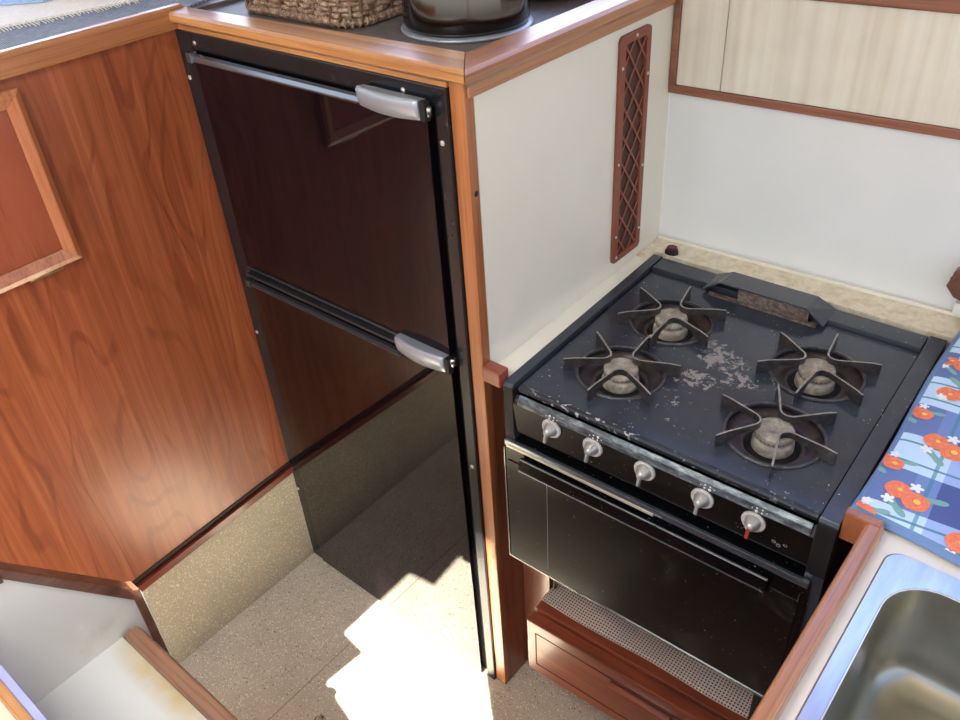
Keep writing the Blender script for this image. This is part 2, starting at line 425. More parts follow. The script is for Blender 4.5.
class Thing:
    """An Empty at the thing's base; parts are built in world coordinates and shifted (local coordinates when rotated)."""
    def __init__(s, name, label, cat, loc=(0,0,0), rotz=0, group=None, local=False):
        o = bpy.data.objects.new(name, None); COL.objects.link(o)
        o.location = loc; o.rotation_euler = (0,0,rotz); o.empty_display_size = .05
        o['label'] = label; o['category'] = cat
        if group: o['group'] = group
        s.o = o; s.loc = Vector(loc); s.local = local
    def part(s, name, bm, mats, parent=None, label=None, smooth=False):
        if not s.local: bmesh.ops.translate(bm, verts=bm.verts, vec=-s.loc)
        p = link(name, bm, mats, parent or s.o, smooth=smooth)
        if label: p['label'] = label
        return p

def solo(name, bm, mats, label, cat, loc=None, group=None, smooth=False, rotz=0):
    o = link(name, bm, mats, None, loc, rotz, smooth)
    o['label'] = label; o['category'] = cat
    if group: o['group'] = group
    return o
def struct(name, bm, mats, loc=None, rotz=0, parent=None):
    o = link(name, bm, mats, parent, loc, rotz)
    if parent is None: o['kind'] = 'structure'
    return o
B = bmesh.new

HT = 1.378          # fridge frame top
# ---------------------------------------------------------------- the setting
bm = B(); box(bm, -.04, 2.3, -2.2, .80, -.04, 0); struct('floor', bm, M['carpet'])
bm = B(); box(bm, .2935, .2965, -2.0, -.001, .0, .0008); struct('trim_9', bm, M['seam'])
bm = B(); box(bm, -.04, 0, -1.9, .60, 0, 1.378); struct('wall_left', bm, M['wall_veneer'])
bm = B()
prism(bm, [(-1.9,0.0),(0,0.0),(0,.306),(-.45,.280),(-1.9,.21)], 'X', .0002, .004)
struct('baseboard_left', bm, M['kick'])
bm = B(); prism(bm, [(-1.9,.213),(0,.309),(0,.327),(-.45,.306),(-1.9,.24)], 'X', .0002, .010); struct('trim_1', bm, M['red_y'])
bm = B(); prism(bm, [(-1.9,.241),(0,.3275),(0,.341),(-.45,.322),(-1.9,.262)], 'X', .0002, .002); struct('trim_2', bm, M['groove'])

# back wall, in its own frame: origin at the corner with the cream panel
WB = (.667,.575,0); WR = .0574
bm = B(); box(bm, -.02, 1.7, .0, .05, 0, 1.222); struct('wall_back', bm, M['white_wall'], WB, WR) if False else None
def back(name, x0, x1, y0, y1, z0, z1, mat, bev=0):
    bm = B(); box(bm, x0, x1, y0, y1, z0, z1, bev)
    o = link(name, bm, mat); o.location = WB; o.rotation_euler.z = WR; o['kind'] = 'structure'; return o
back('wall_back', 0, 1.6, .0, .05, .0, 1.46, M['white_wall'])
back('trim_3', .0, 1.6, -.009, -.0002, 1.209, 1.224, M['trim_red'], .0015)
back('trim_4', .001, .0125, -.011, -.0002, 1.2242, 1.46, M['trim_red'], .0015)
back('trim_5', .0127, 1.6, -.010, -.0002, 1.391, 1.46, M['trim_red'], .002)
for i, (a, c_) in enumerate(((.0130,.0975), (.0985,1.6))):
    bm = B(); box(bm, a, c_, -.005, -.0002, 1.2244, 1.3906, .0015)
    o = link('wall_back_panel', bm, M['headliner']); o.location = WB; o.rotation_euler.z = WR; o['kind'] = 'structure'
    o.name = 'trim_%d' % (6+i)
# deckhead above with an unseen opening shaped to cast the stepped sun patch
SUN = Vector((.12,-.42,1))
CZ = 2.12
patch = [(.265,.045),(.265,-.129),(.344,-.140),(.333,-.250),(.448,-.278),(.449,-.285),(.722,-.285),(.722,-.20),(.693,-.089),(.603,-.003),(.622,.030),(.64,.06),(.60,.20),(.565,.20),(.54,.045)]
patch = [(x+SUN.x*CZ, y+SUN.y*CZ) for x, y in patch]
bm = B()
loops = [[(-.95,-1.62),(2.3,-1.62),(2.3,.66),(-.95,.66)], patch]
edges = []
for L in loops:
    vs = [bm.verts.new((x, y, CZ)) for x, y in L]
    for i in range(len(vs)): edges.append(bm.edges.new((vs[i], vs[(i+1)%len(vs)])))
r = bmesh.ops.triangle_fill(bm, edges=edges, use_beauty=True)
fs = [f for f in r['geom'] if isinstance(f, bmesh.types.BMFace)]
e = bmesh.ops.extrude_face_region(bm, geom=fs)
bmesh.ops.translate(bm, verts=[v for v in e['geom'] if isinstance(v, bmesh.types.BMVert)], vec=(0,0,.004))
struct('ceiling', bm, M['ceil'])
for i, (x, y) in enumerate(((2.24,-1.58),(2.24,.63),(-.93,.58))):
    bm = B(); box(bm, x-.02, x+.02, y-.02, y+.02, 0, CZ, .003); struct('trim_%d' % (10+i), bm, M['teak_z'])

bm = B(); box(bm, -1.0, -.96, -1.9, .6, 0, 1.40); struct('wall_saloon', bm, M['wall_veneer'])
# raised saloon counter left of the galley and its rail
bm = B(); box(bm, -.95, -.0065, -1.9, .60, 1.379, 1.3995); box(bm, -.95, -.90, -1.9, .60, 0, 1.379); t = solo('saloon_shelf', bm, M['counter_brown'], 'wide raised shelf behind the wooden rail at top left, carrying the cloths', 'shelf')
bm = B(); prism(bm, [(-.006,1.379),(.010,1.379),(.012,1.383),(.012,1.413),(.009,1.4165),(-.006,1.4165)], 'Y', -1.9, .016, bev=.0015)
solo('shelf_fiddle_rail', bm, M['teak_y'], 'teak fiddle rail running along the top of the left veneer wall', 'rail')

# ---------------------------------------------------------------- cabinet door on the left wall
T = Thing('cabinet_door', 'square mahogany cupboard door with raised frame on the left wall', 'cabinet door', (.001,-.303,1.064))
y1, y0, z0, z1 = -.303, -.76, 1.064, 1.362; w = .026
bm = B()
def molding(bm, ya, yb, za, zb, w):
    # mitred raised frame, outer edge high and inner edge low
    out = [(ya,za),(yb,za),(yb,zb),(ya,zb)]; inn = [(ya+w,za+w),(yb-w,za+w),(yb-w,zb-w),(ya+w,zb-w)]
    mid = [(ya+w*.35,za+w*.35),(yb-w*.35,za+w*.35),(yb-w*.35,zb-w*.35),(ya+w*.35,zb-w*.35)]
    lv = []
    for L, x in ((out,.001),(out,.013),(mid,.0165),(inn,.009),(inn,.001)):
        lv.append([bm.verts.new((x, *p)) for p in L])
    for A, Bq in zip(lv, lv[1:]):
        for i in range(4): bm.faces.new((A[i], A[(i+1)%4], Bq[(i+1)%4], Bq[i]))
molding(bm, y0, y1, z0, z1, w)
T.part('door_frame', bm, M['frame_z'], label='orange brown raised frame')
bm = B(); box(bm, .0012, .0065, y0+w, y1-w, z0+w, z1-w, .001); T.part('door_panel', bm, M['door_panel'], label='red mahogany inset panel')
bm = B(); box(bm, .0012, .0055, -.398, -.338, 1.0555, 1.0635, .001)
tube(bm, [(.006,-.398,1.0615),(.006,-.338,1.0615)], .0028, 8); T.part('hinge', bm, M['metal_brass'], label='small tarnished metal hinge')

# ---------------------------------------------------------------- refrigerator
F = Thing('refrigerator_freezer', 'tall black glossy two-door built-in fridge freezer', 'refrigerator', (.31,0,0))
bm = B()
xo0, xo1 = 0.0, .6395
for (a, b_, c_, d_) in ((xo0,.046,0,HT), (.6175,xo1,0,HT)):
    box(bm, a, b_, -.006, .012, c_, d_, .0015)
box(bm, .046, .6175, -.006, .012, 1.349, HT, .0015)
F.part('frame', bm, M['fridge_frame'])
bm = B(); box(bm, .0462, .617, .004, .50, .004, 1.3485); F.part('inner_body', bm, M['black_rubber'])
def fridge_door(z0, z1, mat, x0=.052, x1=.607):
    bm = B(); box(bm, x0, x1, -.014, .003, z0, z1, .0012)
    return F.part('door', bm, M[mat])
def handle(parent, x0, x1, z0, z1):
    # bowed silver grip along the door's top edge
    bm = B(); n = 14; rows = []
    for i in range(n+1):
        t = i/n; x = x0+(x1-x0)*t
        bow = math.sin(PI*min(1, t*1.0))
        yf = -.029 - .007*bow
        zb = z0 + .002*(1-bow)
        prof = [(-.012,z1-.002),(yf+.004,z1),(yf,z1-.004),(yf+.001,(z0+z1)/2),(yf+.005,zb+.002),(yf+.009,zb),(-.012,zb+.004)]
        rows.append([bm.verts.new((x, y, z)) for y, z in prof])
    for A, C_ in zip(rows, rows[1:]):
        for k in range(len(A)):
            f = bm.faces.new((A[k], A[(k+1)%len(A)], C_[(k+1)%len(A)], C_[k])); f.smooth = k not in (0, 6)
    bm.faces.new(rows[0][::-1]); bm.faces.new(rows[-1])
    bm2 = B(); box(bm2, x1+.0002, x1+.010, -.026, -.0142, z0+.003, z1-.002, .001)
    h = F.part('handle', bm, M['silver'], parent, label='bowed silver grip')
    F.part('handle_bracket', bm2, M['black_rubber'], parent)
    return h
def toprail(parent, x0, x1, z0, z1, mat='trim_gloss'):
    bm = B(); prism(bm, [(-.0142,z0),(-.022,z0+.002),(-.024,z0+.006),(-.021,z1-.002),(-.0142,z1)], 'X', x0, x1)
    box(bm, x0-.002, x0+.012, -.026, -.010, z0, z1+.003, .002)
    F.part('top_rail', bm, M[mat], parent)
d = fridge_door(.925, 1.344, 'freezer_gloss'); toprail(d, .050, .484, 1.332, 1.346); handle(d, .484, .606, 1.330, 1.363)
d = fridge_door(.010, .889, 'fridge_gloss'); toprail(d, .052, .489, .877, .890, 'trim_dark'); handle(d, .489, .603, .890, .926)
bm = B(); box(bm, .050, .500, -.020, .003, .900, .906, .001); box(bm, .050, .607, -.012, .003, .9125, .919, .001)
F.part('divider_strip', bm, M['trim_dark'])
for x, z in ((.613,1.345), (.613,.915)):
    bm = B(); lathe(bm, [(0,-.006),(.006,-.006),(.006,.006),(.004,.008),(0,.008)], (x,-.016,z), 16); F.part('hinge_pin', bm, M['chrome'])
for x, z in ((.054,1.361),(.559,1.363),(.626,1.299),(.010,1.295),(.010,.735),(.628,.675),(.010,.25),(.630,.20)):
    bm = B(); lathe(bm, [(0,.0018),(.0025,.0018),(.0042,.0004),(.0042,-.0004)], (x,-.0066,z), 12, mat=Matrix.Rotation(PI/2,4,'X')); F.part('screw', bm, M['screw'])

# ---------------------------------------------------------------- cabinet around the fridge
W = .667
K = Thing('fridge_cabinet', 'cream laminate cabinet with teak corner post housing the black fridge', 'cabinet', (W,.3,0))
bm = B(); box(bm, .6405, W, .0, .020, 0, 1.3865, .002); K.part('corner_post', bm, M['teak_z'])
bm = B(); box(bm, W-.016, W-.0002, .0205, .5745, .90, 1.3735); K.part('side_panel', bm, M['white_panel'])
bm = B(); box(bm, W-.016, W-.0002, .0205, .572, .0, .8995); K.part('lower_side_panel', bm, M['red_z'])
bm = B(); box(bm, 0.0, .6403, -.004, .011, 1.3785, 1.3865, .001); K.part('top_strip', bm, M['teak_x'])
bm = B(); box(bm, W, W+.005, .006, .5745, 1.366, 1.3868, .0015); K.part('edge_molding', bm, M['teak_y'])
bm = B(); lathe(bm, [(0,.0008),(.004,.0006),(.0045,0)], (W+.0003,.012,1.225), 12, mat=Matrix.Rotation(PI/2,4,'Y')); K.part('wood_plug', bm, M['groove'])
bm = B(); box(bm, W+.0002, W+.0375, .080, .094, .487, .874); K.part('filler_strip', bm, M['red_z'])
# diamond lattice vent
vy0, vy1, vz0, vz1, fw = .386, .485, .928, 1.352, .016
bm = B()
px0 = W+.0002
def vent_prism(bm):
    n = 8
    def rr(y0, y1, z0, z1, r):
        pts = []
        for cx, cz, a0 in ((y1-r,z1-r,0),(y0+r,z1-r,90),(y0+r,z0+r,180),(y1-r,z0+r,270)):
            for k in range(n+1):
                a = math.radians(a0+90*k/n); pts.append((cx+r*math.cos(a), cz+r*math.sin(a)))
        return pts
    o_ = rr(vy0, vy1, vz0, vz1, .010); i_ = rr(vy0+fw, vy1-fw, vz0+fw*.9, vz1-fw*.9, .006)
    L = []
    for P_, x in ((o_,px0),(o_,px0+.005),(i_,px0+.0062),(i_,px0)): L.append([bm.verts.new((x,*p)) for p in P_])
    for A, C_ in zip(L, L[1:]):
        for i in range(len(A)): bm.faces.new((A[i], A[(i+1)%len(A)], C_[(i+1)%len(A)], C_[i]))
vent_prism(bm)
V = K.part('vent_grille', bm, M['vent'], label='brown plastic diamond lattice vent')
bm = B()
ya, yb, za, zb = vy0+fw, vy1-fw, vz0+fw*.9, vz1-fw*.9
slope = 1.3; step = .051
def bar(bm, p, q, w=.0040, x0=px0+.0028, x1=px0+.0048):
    (ya_, za_), (yb_, zb_) = p, q; d = Vector((yb_-ya_, zb_-za_)); nn = Vector((-d.y, d.x)).normalized()*w/2
    prism(bm, [(ya_+nn.x, za_+nn.y), (yb_+nn.x, zb_+nn.y), (yb_-nn.x, zb_-nn.y), (ya_-nn.x, za_-nn.y)], 'X', x0, x1)
k = -3
while True:
    zz = za + k*step
    if zz > zb: break
    for sgn in (1, -1):
        p = (ya, zz) if sgn > 0 else (yb, zz); q = (yb, zz+slope*(yb-ya)) if sgn > 0 else (ya, zz+slope*(yb-ya))
        (y_a, z_a), (y_b, z_b) = p, q
        def cl(y_a, z_a, y_b, z_b):
            t0, t1 = 0, 1
            if z_a < za: t0 = (za-z_a)/(z_b-z_a)
            if z_b > zb: t1 = (zb-z_a)/(z_b-z_a)
            return t0, t1
        t0, t1 = cl(y_a, z_a, y_b, z_b)
        if t1 > t0 + .03:
            bar(bm, (y_a+(y_b-y_a)*t0, z_a+(z_b-z_a)*t0), (y_a+(y_b-y_a)*t1, z_a+(z_b-z_a)*t1), x1=px0+.0045 if sgn > 0 else px0+.0049)
    k += 1
K.part('lattice', bm, M['vent'], V)
bm = B(); box(bm, W-.0001, W+.0008, ya-.002, yb+.002, za-.002, zb+.002); K.part('vent_opening', bm, M['vent_dark'], V)
for y, z in ((vy0+.008,1.30),(vy1-.007,1.27),(vy0+.007,1.13),(vy1-.007,1.10),(vy0+.008,.985),(vy1-.007,.97),((vy0+vy1)/2,vz1-.007),(vy0+.012,vz0+.012)):
    bm = B(); lathe(bm, [(0,.0018),(.0018,.0016),(.003,.0002)], (px0+.0056,y,z), 10, mat=Matrix.Rotation(PI/2,4,'Y')); K.part('screw', bm, M['screw'], V)

# countertop over the fridge with fiddles
K2 = Thing('countertop', 'brown grey countertop above the fridge edged by teak fiddle rails', 'countertop', (.3,.3,1.385))
bm = B(); box(bm, -.038, .630, .040, .570, 1.3852, 1.392, .001); K2.part('top', bm, M['counter_brown'])
bm = B(); prism(bm, [(-.010,1.390),(.010,1.387),(.052,1.387),(.052,1.405),(.048,1.4115),(-.012,1.4105),(-.0165,1.406),(-.0165,1.395)], 'X', -.004, .6845)
# mitre the right end
for v in bm.verts:
    if v.co.x > .6: v.co.x = .6845 - max(0, (v.co.y+.0165))*.82
for v in bm.verts: 
    if v.co.x < .1: v.co.x = .0125
    if v.co.x < .1 and v.co.y > .02: v.co.y = .018
K2.part('front_fiddle_rail', bm, M['teak_x'])
bm = B(); prism(bm, [(.630,1.3872),(.630,1.406),(.635,1.411),(.681,1.4105),(.6862,1.4055),(.6862,1.393),(.682,1.3872)], 'Y', -.0165, .571)
for v in bm.verts:
    if v.co.y < .1: v.co.y = -.0165 + (.6855-v.co.x)*1.22 + .0005
K2.part('side_fiddle_rail', bm, M['teak_y'])

# ---------------------------------------------------------------- things on the counter
# rattan basket
T = Thing('rattan_basket', 'brown woven rattan basket above the fridge beside the dark pot', 'basket', (.19,.27,1.392))
bx0, bx1, by0, by1 = .062, .350, .098, .370; zb = 1.3925
def rrect(x0, x1, y0, y1, r, n=6, dens=None):
    pts = []
    for cx, cy, a0 in ((x1-r,y1-r,0),(x0+r,y1-r,90),(x0+r,y0+r,180),(x1-r,y0+r,270)):
        for k in range(n+1):
            a = math.radians(a0+90*k/n); pts.append((cx+r*math.cos(a), cy+r*math.sin(a)))
    if dens:
        out = []
        for i in range(len(pts)):
            p = Vector(pts[i]); q = Vector(pts[(i+1)%len(pts)]); m_ = max(1, int((q-p).length/dens))
            for j in range(m_): out.append(tuple(p.lerp(q, j/m_)))
        pts = out
    return pts
def woven_row(bm, off, z, r, amp, phase, dens=.0075):
    L = rrect(bx0-off, bx1+off, by0-off, by1+off, .042+off, 6, dens); pts = []; cx, cy = (bx0+bx1)/2, (by0+by1)/2
    s = 0
    for i, p in enumerate(L):
        q = L[i-1]; s += math.hypot(p[0]-q[0], p[1]-q[1])
        a = amp*math.sin(2*PI*s/.040 + phase); n_ = L[(i+1)%len(L)]; t_ = Vector((n_[0]-q[0], n_[1]-q[1])).normalized()
        nx, ny = t_.y, -t_.x
        pts.append((p[0]+nx*a, p[1]+ny*a, z+.0012*math.sin(2*PI*s/.034*1.0+phase*1.7)))
    tube(bm, pts, r, 6, closed=True)
bm = B()
for k in range(9):
    woven_row(bm, .0015*k, zb+.020+.0086*k, .0049, .0042, (k % 2)*PI + .25*k)
T.part('woven_side', bm, M['rattan'])
bm = B()
L = rrect(bx0, bx1, by0, by1, .042, 6, .0055)
for i, p in enumerate(L):      # wrapped base coil
    q = L[(i+1) % len(L)]; d = Vector((q[0]-p[0], q[1]-p[1])); 
    if d.length < .002: continue
    d.normalize(); nrm = Vector((d.y, -d.x)); pts = []
    for k in range(10):
        a = 2*PI*k/10; pts.append((p[0]+nrm.x*.0068*math.cos(a)+d.x*.0022*math.cos(a), p[1]+nrm.y*.0068*math.cos(a)+d.y*.0022*math.cos(a), zb+.0085+.0068*math.sin(a)))
    tube(bm, pts, .0025, 5, closed=True)
tube(bm, [(p[0], p[1], zb+.0085) for p in L], .0066, 8, closed=True)
T.part('base_coil', bm, M['rattan'])
bm = B(); prism(bm, rrect(bx0+.002, bx1-.002, by0+.002, by1-.002, .040), 'Z', zb+.001, zb+.006); T.part('base', bm, M['rattan'])
bm = B()
for i, p in enumerate(rrect(bx0-.003, bx1+.003, by0-.003, by1+.003, .045, 4, .040)):
    cx, cy = .206, .234
    tube(bm, [(p[0], p[1], zb+.010), (p[0]+(p[0]-cx)*.05, p[1]+(p[1]-cy)*.05, zb+.100)], .0030, 6)
T.part('stakes', bm, M['rattan'])
bm = B(); woven_row(bm, .017, zb+.102, .0055, .001, 0); T.part('rim', bm, M['rattan'])

T = Thing('inverted_pot', 'dark mirror-finish pot with pale rim standing upside down on the countertop', 'pot', (.495,.212,1.392))
c0 = (.495,.212,1.392)
bm = B(); lathe(bm, [(.088,.0035),(.094,.005),(.1000,.012),(.1005,.030),(.098,.060),(.090,.095),(.078,.122),(.058,.138),(.030,.145),(0.0005,.147)], c0, 64); T.part('body', bm, M['pot_black'], smooth=True)
bm = B(); lathe(bm, [(.090,.001),(.1035,.0005),(.1055,.0025),(.1035,.0052),(.095,.0062)], c0, 64); T.part('rim', bm, M['silver'], smooth=True)
bm = B(); tube(bm, [(.495-.03,.212,1.536),(.495-.03,.212,1.552),(.495-.015,.212,1.560),(.495+.015,.212,1.560),(.495+.03,.212,1.552),(.495+.03,.212,1.536)], .004); T.part('handle', bm, M['black_rubber'])
T = Thing('golden_pan', 'golden brown metal pan behind the pot at the top edge of the photo', 'pan', (.495,.468,1.392))
c0 = (.495,.462,1.392)
bm = B(); lathe(bm, [(0.0005,.001),(.070,.001),(.080,.003),(.090,.012),(.096,.035),(.098,.036),(.097,.033),(.093,.014),(.080,.006),(.0005,.005)], c0, 56); T.part('body', bm, M['pan_gold'], smooth=True)
bm = B(); lathe(bm, [(.0965,.033),(.101,.034),(.102,.036),(.100,.038),(.0965,.037)], c0, 56); T.part('rim', bm, M['pan_gold'], smooth=True)

# cloths and small things on the saloon shelf
def cloth(name, poly, z, th, mat, label, cat='cloth', fringe=None):
    T = Thing(name, label, cat, (poly[0][0], poly[0][1], z))
    bm = B(); prism(bm, poly, 'Z', z, z+th, bev=min(th*.4, .001)); T.part('fabric', bm, M[mat])
    if fringe:
        (a, b_), n = fringe, 70; a, b_ = Vector(a), Vector(b_); bm = B(); d = (b_-a); nn = Vector((d.y, -d.x)).normalized()
        for i in range(n):
            p = a + d*(i/n); l = .016+random.random()*.008; j = random.uniform(-.004,.004)
            tube(bm, [(p.x, p.y, z+th*.6), (p.x+nn.x*l*.6+j, p.y+nn.y*l*.6, z+th*.3+.001), (p.x+nn.x*l+j*1.6, p.y+nn.y*l, z+.0012)], .0011, 4)
        T.part('fringe', bm, M[mat])
    return T
zs = 1.400
cloth('placemat', [(-.008,-1.0),(-.008,.02),(-.03,.085),(-.06,.16),(-.25,.16),(-.60,-.42),(-.60,-1.0)], zs, .004, 'mat_grey', 'grey blue woven placemat just behind the left teak rail', 'placemat')
cloth('white_table_cloth', [(-.140,.030),(-.20,.20),(-.50,.10),(-.62,-.26),(-.60,-.50),(-.215,-.42),(-.196,-.20)], zs+.0045, .004, 'mat_white', 'cream white cloth with short fringe beyond the grey placemat', 'cloth', fringe=((-.212,-.40),(-.145,.020)))
cloth('blue_table_cloth', [(-.292,-.086),(-.31,.0),(-.44,.06),(-.58,-.05),(-.58,-.30),(-.357,-.142)], zs+.009, .004, 'mat_blue', 'pale blue cloth in the top left corner of the photo')
T = Thing('wooden_bowl', 'pale wooden bowl partly seen at the top left edge', 'bowl', (-.305,.030,zs+.0135))
bm = B(); lathe(bm, [(.0005,.001),(.045,.001),(.062,.014),(.078,.042),(.082,.060),(.079,.060),(.073,.040),(.055,.012),(.0005,.008)], (-.300,.035,zs+.0135), 48); T.part('body', bm, M['bowlwood'], smooth=True)
T = Thing('glass_tumbler', 'small clear glass at the top edge beside the grey placemat', 'glass', (-.10,.115,zs+.0042))
bm = B(); lathe(bm, [(.0005,.0005),(.024,.0005),(.027,.004),(.031,.085),(.029,.085),(.025,.010),(.0005,.008)], (-.10,.115,zs+.0042), 32); T.part('body', bm, M['glass'], smooth=True)

# ---------------------------------------------------------------- ledge around the stove
L_ = Thing('stove_ledge', 'cream and mottled beige laminate ledge around the cooker', 'ledge', (.68,.5,.88))
bm = B(); prism(bm, [(W+.0002,.0205),(.7065,.0205),(.6965,.484),(W+.0002,.484)], 'Z', .875, .903); L_.part('side_ledge', bm, M['ledge_cream'], label='plain cream strip beside the cooker')
bm = B(); prism(bm, [(W+.0002,.4845),(.6960,.4845),(.6955,.516),(1.26,.531),(1.26,.603),(W+.0002,.572)], 'Z', .875, .9045); L_.part('back_ledge', bm, M['ledge_mottled'], label='mottled beige strip behind the cooker')
bm = B(); prism(bm, [(W+.001,.5660),(1.26,.5995),(1.26,.605),(W+.001,.5720)], 'Z', .905, .911); L_.part('upstand', bm, M['ledge_cream'])
bm = B(); lathe(bm, [(.0035,.0004),(.005,.0012),(.0065,.0004)], (.683,.525,.9045), 20); L_.part('screw_ring', bm, M['ledge_mottled'])
bm = B(); box(bm, W+.0006, .7068, -.006, .019, .893, .924, .004, 3)
solo('fiddle_end_block', bm, M['red_x'], 'short rounded teak block between the corner post and the cooker', 'wood block', (.687,.006,.893))

bm = B(); pts = [(0,0),(.010,-.003),(.021,.000),(.026,.008),(.020,.017),(.008,.018),(-.001,.010)]
T = Thing('rubber_stopper', 'small dark red rubber stopper on the ledge behind the cooker', 'stopper', (.715,.520,.905))
prism(bm, [(.712+x, .519+y) for x, y in pts], 'Z', .9047, .914, bev=.001); T.part('base', bm, M['plug_dark'])
bm = B(); prism(bm, [(.7145+x*.8, .5205+y*.8) for x, y in pts], 'Z', .914, .921, bev=.002); T.part('top', bm, M['plug'], label='dark red top')

# ---------------------------------------------------------------- the cooker (local frame, origin at its left front top corner)
S = Thing('gas_cooker', 'black four-burner gas cooker with worn enamel top and oven door', 'cooker', (.708,.001,0), .021, local=True)
SW = .546
ZC = .897
def spart(name, bm, mats, parent=None, label=None, smooth=False): return S.part(name, bm, mats, parent, label, smooth)
# side cheeks
for a, b_ in ((0.0,.0185), (SW-.026,SW)):
    bm = B(); prism(bm, [(0.0,.800),(0.0,.9005),(.004,.906),(.50,.908),(.508,.900),(.508,.50),(.02,.50)], 'X', a, b_, bev=.0012)
    ck = spart('side_cheek', bm, M['rim'])
    bm = B(); box(bm, a-.0002, b_+.0002, -.0010, .012, .7995, .8985, .001); spart('cheek_front', bm, M['black_rubber'], ck, label='black front edge of the cheek')
# cooktop with four round wells
BC = [(.140,.138),(.137,.317),(.401,.311),(.405,.133)]
RW = .0715
bm = B(); edges = []
rect = [(.022,.017),(SW-.029,.017),(SW-.029,.4545),(.022,.4545)]
def addloop(pts, z=ZC):
    vs = [bm.verts.new((x, y, z)) for x, y in pts]
    for i in range(len(vs)): edges.append(bm.edges.new((vs[i], vs[(i+1)%len(vs)])))
    return vs
addloop(rect)
circ = [addloop([(cx+RW*math.cos(2*PI*i/48), cy+RW*math.sin(2*PI*i/48)) for i in range(48)]) for cx, cy in BC]
bmesh.ops.triangle_fill(bm, edges=edges, use_beauty=True)
for ring in circ:
    low = [bm.verts.new((v.co.x, v.co.y, ZC-.006)) for v in ring]
    for i in range(48): bm.faces.new((ring[i], ring[(i+1)%48], low[(i+1)%48], low[i]))
# skirt round the plate
for (a, b_, c_, d_) in ((.022,SW-.029,.0075,.0078),):
    pass
ro = [(.022,.017),(SW-.029,.017),(SW-.029,.4545),(.022,.4545)]
tv = [bm.verts.new((x, y, ZC)) for x, y in ro]; bv = [bm.verts.new((x, y, ZC-.012)) for x, y in ro]
for i in range(4): bm.faces.new((tv[i], tv[(i+1)%4], bv[(i+1)%4], bv[i]))
spart('cooktop', bm, M['cooktop'])
bm = B(); prism(bm, [(.0165,ZC-.012),(.0115,ZC-.010),(.0105,ZC-.003),(.0125,ZC+.0004),(.0165,ZC+.0012),(.0205,ZC+.0003),(.0175,ZC-.001)], 'X', .0225, SW-.0295)
spart('front_lip', bm, M['edge_chipped'], label='front edge with chipped enamel')
# body
bm = B(); box(bm, .020, SW-.027, .030, .500, .500, ZC-.030); spart('body', bm, M['stove_black'])
# rear strip and flue
bm = B(); box(bm, .0205, SW-.0285, .458, .500, ZC-.012, .9055, .0015); spart('rear_strip', bm, M['rim'])
bm = B()
sec = [(.138,.0005),(.170,.0245),(.330,.0245),(.364,.0005)]
f_ = [bm.verts.new((x, .436, .9050+h)) for x, h in sec]; k_ = [bm.verts.new((x, .498, .9062+h*.62)) for x, h in sec]
f2 = [bm.verts.new((x+(-.0 if i else .0), .436, .9030+h-.0006)) for i, (x, h) in enumerate(sec)]; k2 = [bm.verts.new((x, .498, .9042+h*.62)) for x, h in sec]
for i in range(3):
    bm.faces.new((f_[i], f_[i+1], k_[i+1], k_[i])); bm.faces.new((f2[i], k2[i], k2[i+1], f2[i+1]))
    bm.faces.new((f_[i], f2[i], f2[i+1], f_[i+1])); bm.faces.new((k_[i], k_[i+1], k2[i+1], k2[i]))
FL = spart('flue_hood', bm, M['rim'])
bm = B(); prism(bm, [(.205,.8975),(.205,.9245),(.335,.9245),(.335,.8975)], 'Y', .441, .444)
prism(bm, [(.434,.8975),(.444,.8975),(.444,.900),(.434,.900)], 'X', .150, .352)
spart('flue_plate', bm, M['rust'], FL, label='rusty vertical plate')
bm = B(); box(bm, .150,.352,.470,.478,.8975,.912); spart('flue_opening', bm, M['burner_bowl'], FL)
# burners
ANG = [58, 66, 61, 80]
def lathe_mat(prof, c): bm = B(); lathe(bm, prof, c, 48); return bm
def pan_support(cx, cy, base):
    bm = B(); h = .011; w = .0030; zt = .9215
    for k in range(3):
        vc = math.radians(base+120*k); half = math.radians(31)
        path = []
        tipa = (cx+.095*math.cos(vc+half), cy+.095*math.sin(vc+half)); tipb = (cx+.095*math.cos(vc-half), cy+.095*math.sin(vc-half))
        ia = (cx+.030*math.cos(vc+math.radians(22)), cy+.030*math.sin(vc+math.radians(22))); ib = (cx+.030*math.cos(vc-math.radians(22)), cy+.030*math.sin(vc-math.radians(22)))
        mid = (cx+.0225*math.cos(vc), cy+.0225*math.sin(vc))
        for t in (0, .25, .6, .92): path.append(Vector(tipa).lerp(Vector(ia), t))
        for t in (.0, .25, .5, .75, 1.0):       # rounded bend
            a = Vector(ia); c_ = Vector(ib); m_ = Vector(mid)*2 - (a+c_)/2
            path.append((1-t)**2*a + 2*t*(1-t)*m_ + t*t*c_)
        for t in (.08, .4, .75, 1): path.append(Vector(ib).lerp(Vector(tipb), t))
        n = len(path); rows = []
        for i, p in enumerate(path):
            d = (path[min(i+1,n-1)]-path[max(i-1,0)]).normalized(); nn = Vector((-d.y, d.x))*w/2
            rad = (p-Vector((cx,cy))).length
            low = zt-h if rad < .066 else zt-h-.0125*min(1, (rad-.066)/.012)
            top = zt if rad < .090 else zt-.002
            rows.append([bm.verts.new((p.x+nn.x, p.y+nn.y, top)), bm.verts.new((p.x-nn.x, p.y-nn.y, top)),
                         bm.verts.new((p.x-nn.x, p.y-nn.y, low)), bm.verts.new((p.x+nn.x, p.y+nn.y, low))])
        for A, C_ in zip(rows, rows[1:]):
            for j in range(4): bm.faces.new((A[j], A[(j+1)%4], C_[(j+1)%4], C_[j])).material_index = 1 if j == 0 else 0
        bm.faces.new(rows[0][::-1]); bm.faces.new(rows[-1])
    return bm
blab = ['front left', 'back left', 'back right', 'front right']
